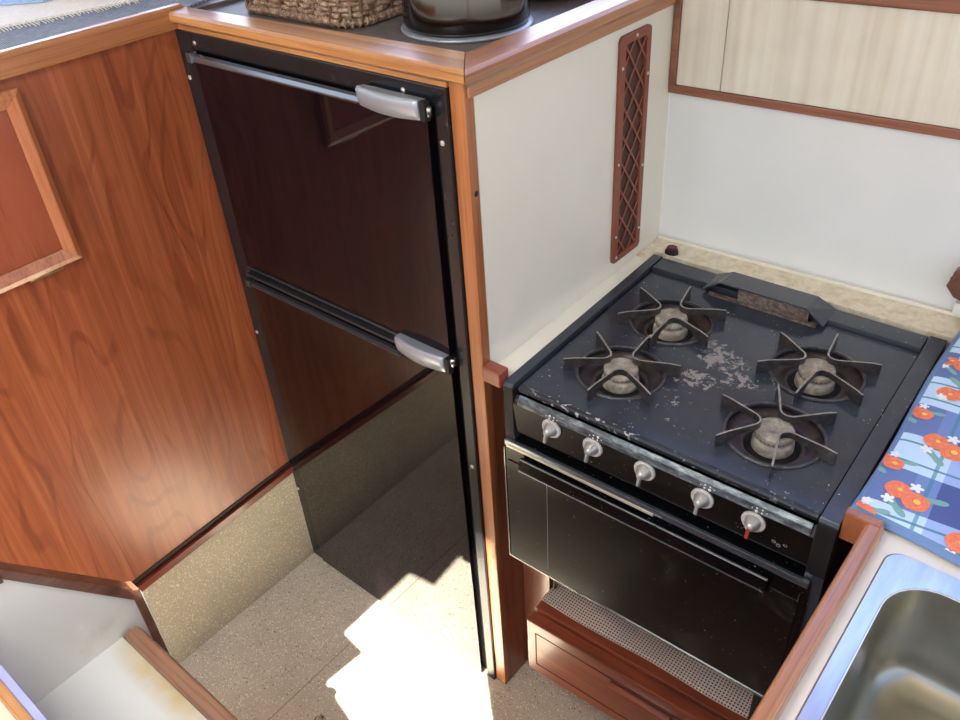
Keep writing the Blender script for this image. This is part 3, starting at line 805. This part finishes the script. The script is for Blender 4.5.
for i, (cx, cy) in enumerate(BC):
    c0 = (cx, cy, 0)
    rg = spart('burner', lathe_mat([(RW-.0005,ZC-.007),(RW-.001,ZC-.013),(.060,ZC-.020),(.050,ZC-.021),(.047,ZC-.0185),(.043,ZC-.0185),(.041,ZC-.023),(.0005,ZC-.024)], c0), M['burner_bowl'], smooth=True, label='%s burner well' % blab[i])
    rr = .0022
    bm = B(); tube(bm, [(cx+(RW+.0005)*math.cos(2*PI*k/56), cy+(RW+.0005)*math.sin(2*PI*k/56), ZC+.0012) for k in range(56)], .0028, 8, closed=True)
    spart('well_ring', bm, M['burner_ring'], rg)
    spart('air_gap', lathe_mat([(.0405,ZC-.0228),(.0405,ZC-.0218),(.0005,ZC-.0218)], c0), M['hole'], rg)
    prof = [(.031,ZC-.021),(.0305,ZC-.010),(.0285,ZC-.006),(.0262,ZC-.004),(.0262,ZC-.002),(.0282,ZC-.0005),(.0284,ZC+.0085),(.0276,ZC+.0105),(.0250,ZC+.0118),(.0235,ZC+.0116),(.018,ZC+.0118)]
    bm = lathe_mat(prof + ([(.0005,ZC+.0122)] if i != 3 else [(.008,ZC+.0118),(.0075,ZC+.0095),(.0005,ZC+.0095)]), c0)
    for k in range(26):      # flame ports
        a = 2*PI*k/26; box(bm, -.0005, .0005, -.0008, .0008, -.0009, .0009, mi=1, mat=Matrix.Translation((cx+.0283*math.cos(a), cy+.0283*math.sin(a), ZC+.0020)) @ Matrix.Rotation(a,4,'Z'))
    if i == 3:
        for dx, dy in ((.013,-.004),(-.004,.014)): lathe(bm, [(.0035,.0121),(.0042,.0132),(.0055,.0121)], (cx+dx,cy+dy,ZC), 16)
    spart('burner_cap', bm, [M['burner_cap'], M['burner_bowl']], rg, label='burnt cream coloured burner head')
    spart('pan_support', pan_support(cx, cy, ANG[i]), [M['cast'], M['cast_top_light']], rg)
# control panel
CP = None
bm = B(); prism(bm, [(.030,.868),(.008,.884),(.004,.878),(-.001,.868),(.004,.806),(.030,.800)], 'X', .0190, SW-.0265)
CP = spart('control_panel', bm, M['stove_black'])
bm = B(); prism(bm, [(.0065,.8868),(.0042,.8886),(-.0016,.8825),(-.0052,.8725),(-.0020,.8718),(.0010,.880)], 'X', .030, SW-.031, bev=.0008)
BD = spart('control_band', bm, M['band'], CP, label='worn silver grey band above the knobs')
# burner symbols: five clusters of worn marks
def symbol(parent, x, active):
    bm = B(); R = Matrix.Translation((x, -.0041, .8775)) @ Matrix.Rotation(math.radians(70),4,'X')
    for j, (dx, dy) in enumerate(((-.004,.0022),(.004,.0022),(-.004,-.0026),(.004,-.0026))):
        if j == active: lathe(bm, [(.0006,0),(.0014,.0003),(.0022,0)], (0,0,0), 12, mat=R @ Matrix.Translation((dx,dy,0)))
        else: lathe(bm, [(.0002,.0003),(.0012,.0002),(.0014,0)], (0,0,0), 10, mat=R @ Matrix.Translation((dx,dy,0)))
    lathe(bm, [(.0002,.0003),(.0009,.0002),(.001,0)], (0,0,0), 8, mat=R @ Matrix.Translation((-.0105,0,0)))
    lathe(bm, [(.0002,.0003),(.0009,.0002),(.001,0)], (0,0,0), 8, mat=R @ Matrix.Translation((.0105,0,0)))
    spart('burner_symbol', bm, M['mark'], parent)
KX = [.0965,.1745,.2665,.361,.4385]
for i, x in enumerate(KX[:5]):
    if i != 2: symbol(BD, x+(.006 if i else .002), [0, 1, 0, 3, 2][i])
for i, x in enumerate(KX):
    z = .853 - (.003 if i > 2 else 0)
    RX = Matrix.Rotation(PI/2,4,'X')
    bm = B(); lathe(bm, [(.0160,0),(.0176,.0008),(.0178,.003),(.0166,.0050),(.0140,.0056),(.0132,.0046),(.0005,.0046)], (x,.0005,z), 40, mat=RX)
    kn = spart('knob', bm, M['knob'], smooth=True)
    bm = B()
    lathe(bm, [(.0125,.0044),(.0112,.0080),(.0070,.0160),(.0045,.0195),(.0005,.0202)], (x,.0005,z), 28, mat=RX)
    box(bm, x-.0006, x+.0006, -.0150, -.0128, z+.0035, z+.0075, mi=1)
    spart('knob_cone', bm, [M['knob_grey'], M['hole']], kn, smooth=False)
    bm = B(); prism(bm, [(-.0105,z+.001),(-.0195,z+.0015),(-.0235,z-.0145),(-.0215,z-.0175),(-.0185,z-.0165)], 'X', x-.0023, x+.0023, bev=.0005)
    spart('pointer', bm, M['knob_red'] if i == 4 else M['knob_grey'], kn, label='red tipped pointer' if i == 4 else None)
# oven door
OX0, OX1, OZ0, OZ1 = .0, .531, .487, .788
bm = B(); box(bm, OX0, OX1, -.006, .024, OZ0, OZ1, .0025)
OD = spart('oven_door', bm, M['stove_black'])
bm = B(); box(bm, OX0+.008, OX1-.008, -.0078, -.0055, OZ0+.007, .742, .0006); spart('glass_panel', bm, M['oven_glass'], OD)
bm = B(); box(bm, OX0+.002, OX1-.001, -.0085, -.001, .7765, .7885, .0015)
spart('top_edge', bm, M['trim_gloss'], OD)
bm = B(); box(bm, OX0+.008, .290, -.0100, -.0070, .7745, .7795, .001); spart('bright_trim_strip', bm, M['trim_bright'], OD, label='pale brassy strip along the upper left of the door')
bm = B()
for (a, b_, c_, d_) in ((OX0+.0005,OX1-.001,OZ0-.001,OZ0+.0025),(OX0-.0008,OX0+.0016,OZ0,OZ1-.02),(OX1-.010,OX1-.0085,OZ0+.01,OZ1-.03)): box(bm, a, b_, -.0078, -.004, c_, d_, .0006)
spart('edge_trim', bm, M['chrome'], OD, label='thin worn metal edging')
bm = B(); prism(bm, [(-.0078,.742),(-.0215,.7445),(-.0225,.7475),(-.0175,.7655),(-.0145,.7675),(-.0078,.764)], 'X', .040, .478, bev=.0008)
HD = spart('handle', bm, M['stove_black'], OD)
bm = B(); box(bm, .042, .476, -.0232, -.0208, .7440, .7462, .0004); box(bm, .042, .300, -.0185, -.0165, .7660, .7680, .0004); spart('handle_highlight', bm, M['trim_gloss'], HD)  # bright strips added as the highlight lines along the oven handle
bm = B(); box(bm, .0895, .0905, -.0082, -.0076, .510, .735); spart('scratch', bm, M['hose'], OD)
# wear spots below and beside the last knob
for (mx, mz, big) in ((.414,.828,0),(.420,.830,0),(.426,.827,0),(.417,.822,0),(.423,.823,0),(.470,.826,1),(.477,.822,1),(.486,.828,1)):
    bm = B(); lathe(bm, [(.0012,.0002),(.0026,.0004),(.0036,0)] if big else [(.0002,.0004),(.0010,.0002),(.0012,0)], (mx,.0024,mz), 10, mat=RX)
    spart('worn_mark', bm, M['hose'], CP)

# ---------------------------------------------------------------- cabinet below the cooker with its drawer
D = Thing('drawer_cabinet', 'red mahogany cabinet with drawer beneath the gas cooker', 'cabinet', (.667,.0,0), .035, local=True)
def dpart(name, bm, mats, parent=None, label=None): return D.part(name, bm, mats, parent, label)
bm = B(); box(bm, .0035, .070, .082, .098, .0, .486); dpart('front_stile', bm, M['red_z'])
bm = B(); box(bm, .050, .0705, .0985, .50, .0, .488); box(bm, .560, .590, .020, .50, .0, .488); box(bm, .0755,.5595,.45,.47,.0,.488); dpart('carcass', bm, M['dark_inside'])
bm = B(); box(bm, .0715, .558, .0545, .449, .298, .3085); dpart('shelf', bm, M['red_x'])
bm = B(); box(bm, .071, .592, .028, .054, .285, .310, .003); dpart('shelf_lip', bm, M['red_x'])
bm = B(); x0, x1, z0, z1 = .069, .600, .135, .300
box(bm, x0, x1, .0, .027, z0, z1, .003)
DR = dpart('drawer', bm, M['red_x'])
bm = B()     # grooved border of the front
for (a, b_, c_, d_) in ((x0+.020,x0+.0225,z0+.028,z1-.030),(x0+.020,x1-.02,z0+.028,z0+.0305),(x0+.020,x1-.02,z1-.0325,z1-.030)): box(bm, a, b_, -.0006, .001, c_, d_)
dpart('panel_groove', bm, M['groove'], DR)
bm = B(); prism(bm, [(.0,.262),(-.014,.262),(-.016,.256),(-.014,.252),(-.004,.250),(.0,.250)], 'X', .268, .398, bev=.001)
box(bm, .268, .398, -.003, .0, .235, .262, .001)
dpart('pull', bm, M['red_x'], DR)
bm = B(); box(bm, .069, .56, .075, .090, .0, .134); dpart('toe_board', bm, M['red_x'])
# liner
bm = B(); nx, ny = 90, 26; g = []
for j in range(ny+1):
    g.append([])
    for i in range(nx+1):
        x = .0735+.475*i/nx; y = .046+.28*j/ny
        g[-1].append(bm.verts.new((x, y, .3112 + (.004*math.sin(x*23+y*9)*math.sin(y*31+.6) + .0045*math.exp(-((x-.205)**2+(y-.085)**2)/.0009)) + .004)))
for j in range(ny):
    for i in range(nx):
        f = bm.faces.new((g[j][i], g[j][i+1], g[j+1][i+1], g[j+1][i])); f.smooth = True
ln = solo('shelf_liner', bm, M['liner'], 'pale open-weave non-slip liner on the shelf under the oven', 'liner'); ln.location = (.667,0,0); ln.rotation_euler.z = .035
md = ln.modifiers.new('thick', 'SOLIDIFY'); md.thickness = .0012
bm = B(); tube(bm, [(.745,.085,.321),(.744,.090,.337),(.749,.098,.352),(.757,.106,.358),(.760,.116,.368),(.754,.126,.382),(.752,.14,.41),(.752,.15,.486)], .0035, 8)
solo('gas_hose', bm, M['hose'], 'thin grey hose hanging at the left of the shelf under the oven', 'hose')
bm = B(); prism(bm, [(1.190,.045),(1.222,.050),(1.222,.14),(1.185,.13)], 'Z', .320, .470, bev=.004)
solo('gimbal_bracket', bm, M['stove_black'], 'black metal bracket at the right of the liner under the oven', 'bracket')

# ---------------------------------------------------------------- sink counter
C_T = Thing('sink_counter', 'cream worktop with teak fiddle rail on the right beside the cooker', 'counter', (1.5,-.2,0))
bm = B(); edges = []
outer = [(1.302,-.95),(1.95,-.95),(1.95,.640),(1.302,.607)]
vs = [bm.verts.new((x, y, .905)) for x, y in outer]
for i in range(4): edges.append(bm.edges.new((vs[i], vs[(i+1)%4])))
SX0, SX1, SY0, SY1 = 1.316, 1.80, -.43, .014
hole = rrect(SX0+.008, SX1-.008, SY0+.008, SY1-.008, .03)
hv = [bm.verts.new((x, y, .905)) for x, y in hole]
for i in range(len(hv)): edges.append(bm.edges.new((hv[i], hv[(i+1)%len(hv)])))
bmesh.ops.triangle_fill(bm, edges=edges, use_beauty=True)
e = bmesh.ops.extrude_face_region(bm, geom=list(bm.faces))
bmesh.ops.translate(bm, verts=[v for v in e['geom'] if isinstance(v, bmesh.types.BMVert)], vec=(0,0,-.025))
C_T.part('worktop', bm, M['cream_top'])
bm = B(); box(bm, 1.262, 1.3015, .034, .604, .880, .905); C_T.part('side_strip', bm, M['cream_top'])
bm = B(); box(bm, 1.284, 1.302, -.95, .60, .0, .8795); box(bm, 1.302, 1.95, -.95, -.93, 0, .8795); box(bm, 1.93,1.95,-.93,.60,0,.8795); C_T.part('carcass', bm, M['red_y'])
bm = B(); box(bm, 1.2815, 1.3025, -.95, .030, .8800, .9265, .0075, 4); C_T.part('fiddle_rail', bm, M['teak_y'])
bm = B(); box(bm, 1.2545, 1.2990, .0190, .0330, .880, .928, .002); C_T.part('fiddle_return', bm, M['frame_z'])
# sink
K3 = Thing('sink', 'stainless steel sink with rounded bowl set in the cream worktop', 'sink', (1.55,-.2,.905))
bm = B()
o_ = rrect(SX0, SX1, SY0, SY1, .022, 8); i_ = rrect(SX0+.0215, SX1-.03, SY0+.03, SY1-.036, .058, 8)
L = []
for P_, z in ((o_,.9053),(o_,.9066),([(x+(1.558-x)*.008, y+(-.213-y)*.008) for x, y in o_],.9080)): L.append([bm.verts.new((x,y,z)) for x, y in P_])
inn = [bm.verts.new((x, y, .9082)) for x, y in i_]; L.append(inn)
inn2 = [bm.verts.new((x, y, .9062)) for x, y in i_]; L.append(inn2)
for A, C_ in zip(L, L[1:]):
    for i in range(len(A)): bm.faces.new((A[i], A[(i+1)%len(A)], C_[(i+1)%len(A)], C_[i]))
K3.part('flange', bm, M['flange'])
bm = B()
def shrink(P_, d): 
    cx, cy = 1.5505, -.213
    return [(cx+(x-cx)*(1-d/.24), cy+(y-cy)*(1-d/.20)) for x, y in P_]
L = []
for d_, z in ((0,.9070),(.002,.9000),(.006,.80),(.012,.775),(.026,.762),(.05,.758),(.17,.754)): L.append([bm.verts.new((x,y,z)) for x, y in shrink(i_, d_)])
for A, C_ in zip(L, L[1:]):
    for i in range(len(A)):
        f = bm.faces.new((A[i], A[(i+1)%len(A)], C_[(i+1)%len(A)], C_[i])); f.smooth = True
bm.faces.new(L[-1])
K3.part('bowl', bm, M['bowl'])
bm = B(); tube(bm, [(x, y, .9085) for x, y in i_], .0014, 8, closed=True); K3.part('bowl_rim', bm, M['sink_rim'])
bm = B(); lathe(bm, [(.0005,.0022),(.02,.0022),(.028,.0045),(.038,.0040),(.040,.001)], (1.5505,-.213,.7545), 32); K3.part('drain', bm, M['chrome'])

# folded plaid cloth with orange flowers (local frame)
TW = Thing('plaid_tea_towel', 'folded blue plaid tea towel with orange flowers beside the cooker', 'tea towel', (1.2530,.043,.9110), .004, local=True)
tw, tl = .46, .56
bm = B(); nx, ny = 46, 56; g = []
def th(x, y):
    e = min(x, tw-x, y, tl-y)
    edge = 1-math.exp(-max(e,0)/.0055)
    return .0115*edge + .0010*math.sin(x*31+y*17)*math.sin(y*23-x*11)*edge
xs = [0,.0015,.004,.008,.0125]+[.0125+(tw-.025)*k/40 for k in range(1,41)]+[tw-.008,tw-.004,tw-.0015,tw]
ys = [0,.0015,.004,.008,.0125]+[.0125+(tl-.025)*k/50 for k in range(1,51)]+[tl-.008,tl-.004,tl-.0015,tl]
sk = lambda x, y: (x + .003*math.sin(y*13), y - .10*x + .003*math.sin(x*17), th(x, y))
for y in ys: g.append([bm.verts.new(sk(x, y)) for x in xs])
for j in range(len(ys)-1):
    for i in range(len(xs)-1):
        f = bm.faces.new((g[j][i], g[j][i+1], g[j+1][i+1], g[j+1][i])); f.smooth = True
        f.material_index = 1 if (i < 3 or j < 3 or i > len(xs)-6 or j > len(ys)-6) else 0
per = [g[0][i] for i in range(len(xs))]+[g[j][-1] for j in range(1,len(ys))]+[g[-1][i] for i in range(len(xs)-2,-1,-1)]+[g[j][0] for j in range(len(ys)-2,0,-1)]
lo = [bm.verts.new((v.co.x, v.co.y, -.0022)) for v in per]
for i in range(len(per)):
    f = bm.faces.new((per[i], per[(i+1)%len(per)], lo[(i+1)%len(per)], lo[i])); f.material_index = 1
def blob(cx, cy, r, rot, mi, kind='flower', zoff=.0006):
    n = 36; vs = []
    c = Matrix.Rotation(rot, 2)
    for k in range(n):
        a = 2*PI*k/n
        if kind == 'flower': rad = r*(1+.03*math.sin(5*a+rot*3))
        elif kind == 'leaf': rad = r*(.38+.62*abs(math.cos(a))**2.2)
        else: rad = r*(.45+.55*abs(math.cos(2.5*a)))
        p = c @ Vector((rad*math.cos(a), rad*math.sin(a)*(.55 if kind == 'leaf' else 1)))
        x, y = cx+p.x, cy+p.y
        if x < .006 or y < -.02*0+.006-.10*max(x,0): x = max(x, .006); y = max(y, .006-.10*x)
        vs.append(bm.verts.new((x, y, th(min(max(x,.0),tw), min(max(y+.10*x,.0),tl))+zoff)))
    cc = bm.verts.new((sum(v.co.x for v in vs)/n, sum(v.co.y for v in vs)/n, sum(v.co.z for v in vs)/n+.0003))
    for k in range(n):
        f = bm.faces.new((vs[k], vs[(k+1)%n], cc)); f.material_index = mi; f.smooth = True
def bouquet(x, y, flip=1, s=1.0):
    blob(x+.030*s, y+.010*s, .021*s, .3, 3, 'leaf', .0005); blob(x-.004*s, y-.026*s*flip, .020*s, -.7, 3, 'leaf', .0005)
    blob(x+.014*s, y-.004*s*flip, .0175*s, .4, 2, 'flower', .0009); blob(x-.010*s, y+.005*s*flip, .0165*s, 1.2, 2, 'flower', .0012)
    blob(x+.016*s, y-.004*s*flip, .0045*s, 0, 5, 'flower', .0016); blob(x-.008*s, y+.006*s*flip, .003*s, 0, 5, 'flower', .0019)
    blob(x+.008*s, y+.022*s, .0095*s, .2, 4, 'star', .0013); blob(x-.016*s, y-.018*s, .0090*s, .8, 4, 'star', .0013)
def tl_(wx, wy):
    dx, dy = wx-1.2530, wy-.043; c, s_ = math.cos(.004), math.sin(.004); return dx*c+dy*s_, -dx*s_+dy*c
for wx, wy, fl in ((1.304,.098,1),(1.315,.222,1),(1.298,.352,-1),(1.262,.281,1),(1.262,.154,1),(1.392,.050,1),(1.262,.045,1),(1.275,.43,1),(1.42,.12,1),(1.43,.28,-1),(1.40,.42,1),(1.53,.08,1),(1.54,.24,1),(1.53,.40,1),(1.62,.16,1),(1.64,.33,1),(1.33,.50,1),(1.47,.50,1)):
    x, y = tl_(wx, wy); bouquet(x, y, fl, 1.0 if wx > 1.28 else .75)
TW.part('cloth', bm, [M['plaid'], M['hem'], M['flower'], M['leaf'], M['star'], M['pollen']])

# brown wooden thing on the back wall at the right edge
T = Thing('wooden_wall_hook', 'dark brown wooden bracket at the right edge against the white wall', 'bracket', (1.24,.60,.95))
bm = B(); prism(bm, [(1.206,.968),(1.214,.984),(1.212,.996),(1.228,1.012),(1.262,1.016),(1.29,1.0),(1.285,.955),(1.25,.942),(1.222,.950)], 'Y', .578, .601, bev=.004)
T.part('bracket_body', bm, M['brown_y'])
bm = B(); box(bm, 1.226, 1.262, .592, .6035, .912, .934, .002); T.part('wall_plate', bm, M['mark'], label='small white plate below')

# ---------------------------------------------------------------- near-left step unit
U_ = Thing('step_locker', 'white laminate step locker with sloping teak-capped side, bottom left corner', 'locker', (.7,-.69,0))
PXX = .457
bm = B(); prism(bm, [(-.582,.0),(-.582,.762),(-.705,.925),(-.7690,.93),(-.7690,0)], 'X', PXX-.018, PXX-.0001); U_.part('side_panel', bm, M['step_white'])
bm = B()
for (a, b_) in (((-.580,.776),(-.712,.950)), ((-.712,.950),(-.7690,.957))):
    d_ = Vector((b_[0]-a[0], b_[1]-a[1])).normalized(); n_ = Vector((d_.y, -d_.x))*-1
    prism(bm, [(a[0],a[1]), (b_[0],b_[1]), (b_[0],b_[1]-.022), (a[0],a[1]-.028)], 'X', PXX-.021, PXX+.004, bev=.002)
U_.part('sloping_cap', bm, M['brown_y'])
bm = B(); prism(bm, [(-.582,.774),(-.570,.766),(-.570,.0),(-.582,.0)], 'X', PXX-.021, PXX+.004, bev=.0015); U_.part('front_edging', bm, M['brown_y'])
bm = B(); prism(bm, [(-.5698,.764),(-.5685,.758),(-.5685,.0),(-.5698,.0)], 'X', PXX-.021, PXX+.0035); U_.part('laminate_edge', bm, M['mark'])
bm = B(); box(bm, PXX, 1.262, -.7690, -.6187, .672, .700, .0008); U_.part('tread', bm, M['tread'])
bm = B(); box(bm, PXX+.0045, 1.262, -.6185, -.5935, .668, .7135, .011, 5); U_.part('nosing', bm, M['brown_x'], label='rounded teak nosing')
bm = B(); box(bm, PXX+.0045, 1.262, -.615, -.600, .0, .667); U_.part('riser', bm, M['red_y'])
U2 = Thing('upper_step', 'higher step with lilac metal strip and teak edge, extreme bottom left corner', 'step', (.7,-.85,.7))
bm = B(); box(bm, PXX, 1.262, -.7790, -.7698, .6, .900, .001); U2.part('metal_strip', bm, M['alu_blue'], label='pale lilac metal strip')
bm = B(); box(bm, PXX, 1.262, -.7920, -.7792, .6, .903, .003); U2.part('wooden_edge', bm, M['teak_x'])
bm = B(); box(bm, PXX, 1.262, -1.05, -.7922, .88, .900); box(bm, PXX, 1.262, -1.05, -1.03, 0, .88); box(bm, PXX, 1.262, -.812, -.7922, 0, .88); U2.part('board', bm, M['cream_edge'])

# floor ring
bm = B(); tube(bm, [(.386+.0085*math.cos(2*PI*k/24), -.325+.0085*math.sin(2*PI*k/24), .0030) for k in range(24)], .0016, 6, closed=True)
box(bm, .380, .392, -.321, -.313, 0.0003, .0022)
solo('floor_lifting_ring', bm, M['chrome'], 'tiny chrome lifting ring in the flecked floor at the bottom edge', 'ring')

# ---------------------------------------------------------------- light
w = bpy.data.worlds.new('world'); SC.world = w; w.use_nodes = True
nt = w.node_tree; bg = nt.nodes['Background']
tc = N(nt, 'ShaderNodeTexCoord'); sp = N(nt, 'ShaderNodeSeparateXYZ'); nt.links.new(tc.outputs['Generated'], sp.inputs[0])
hz = ramp(nt, math_(nt, 'MULTIPLY_ADD', sp.outputs[2], .5, .5), [(0, (.28,.24,.20,1)), (.42, (.42,.38,.33,1)), (.52, (1.15,1.12,1.08,1)), (.62, (.95,1.0,1.1,1)), (.8, (.55,.72,1.2,1)), (1, (.3,.45,.9,1))])
# added sky boost where unseen saloon windows would glare, beyond the fridge and left
nrm = N(nt, 'ShaderNodeVectorMath'); nrm.operation = 'DOT_PRODUCT'; nt.links.new(tc.outputs['Generated'], nrm.inputs[0]); nrm.inputs[1].default_value = (-.62,.70,.36)
boost = ramp(nt, nrm.outputs['Value'], [(.35, G0), (.85, G1)])
hz = mixc(nt, boost, hz, mixc(nt, 1.0, hz, (1.9,2.0,2.25,1), 'MULTIPLY'))
nt.links.new(hz, bg.inputs['Color']); bg.inputs['Strength'].default_value = 1.25
sl = bpy.data.lights.new('sun', 'SUN'); sl.energy = 46; sl.angle = math.radians(.45); sl.color = (1,.96,.88)
so = bpy.data.objects.new('sun', sl); COL.objects.link(so); so.rotation_euler = SUN.to_track_quat('Z', 'Y').to_euler(); so.location = (1,-1,3)

al = bpy.data.lights.new('hatch_fill', 'AREA'); al.shape = 'RECTANGLE'; al.size = .50; al.size_y = .55; al.energy = 14; al.color = (.93,.97,1)  # added fill lamp below the hatch opening, lifts the shaded floor
ao = bpy.data.objects.new('hatch_fill', al); COL.objects.link(ao); ao.location = (.49+SUN.x*CZ, -.22+SUN.y*CZ, CZ-.01)
# ---------------------------------------------------------------- camera
cam = bpy.data.cameras.new('camera'); co = bpy.data.objects.new('camera', cam); COL.objects.link(co)
cam.sensor_fit = 'HORIZONTAL'; cam.sensor_width = 36; cam.lens = 832.357/960*36
cam.clip_start = .02
co.location = (1.4062,-.8228,1.743)
co.rotation_euler = (.9376,.0590,.6924)
SC.camera = co
SC.view_settings.view_transform = 'Standard'; SC.view_settings.look = 'None'; SC.view_settings.gamma = 1
SC.view_settings.use_curve_mapping = False; SC.view_settings.exposure = 0.3
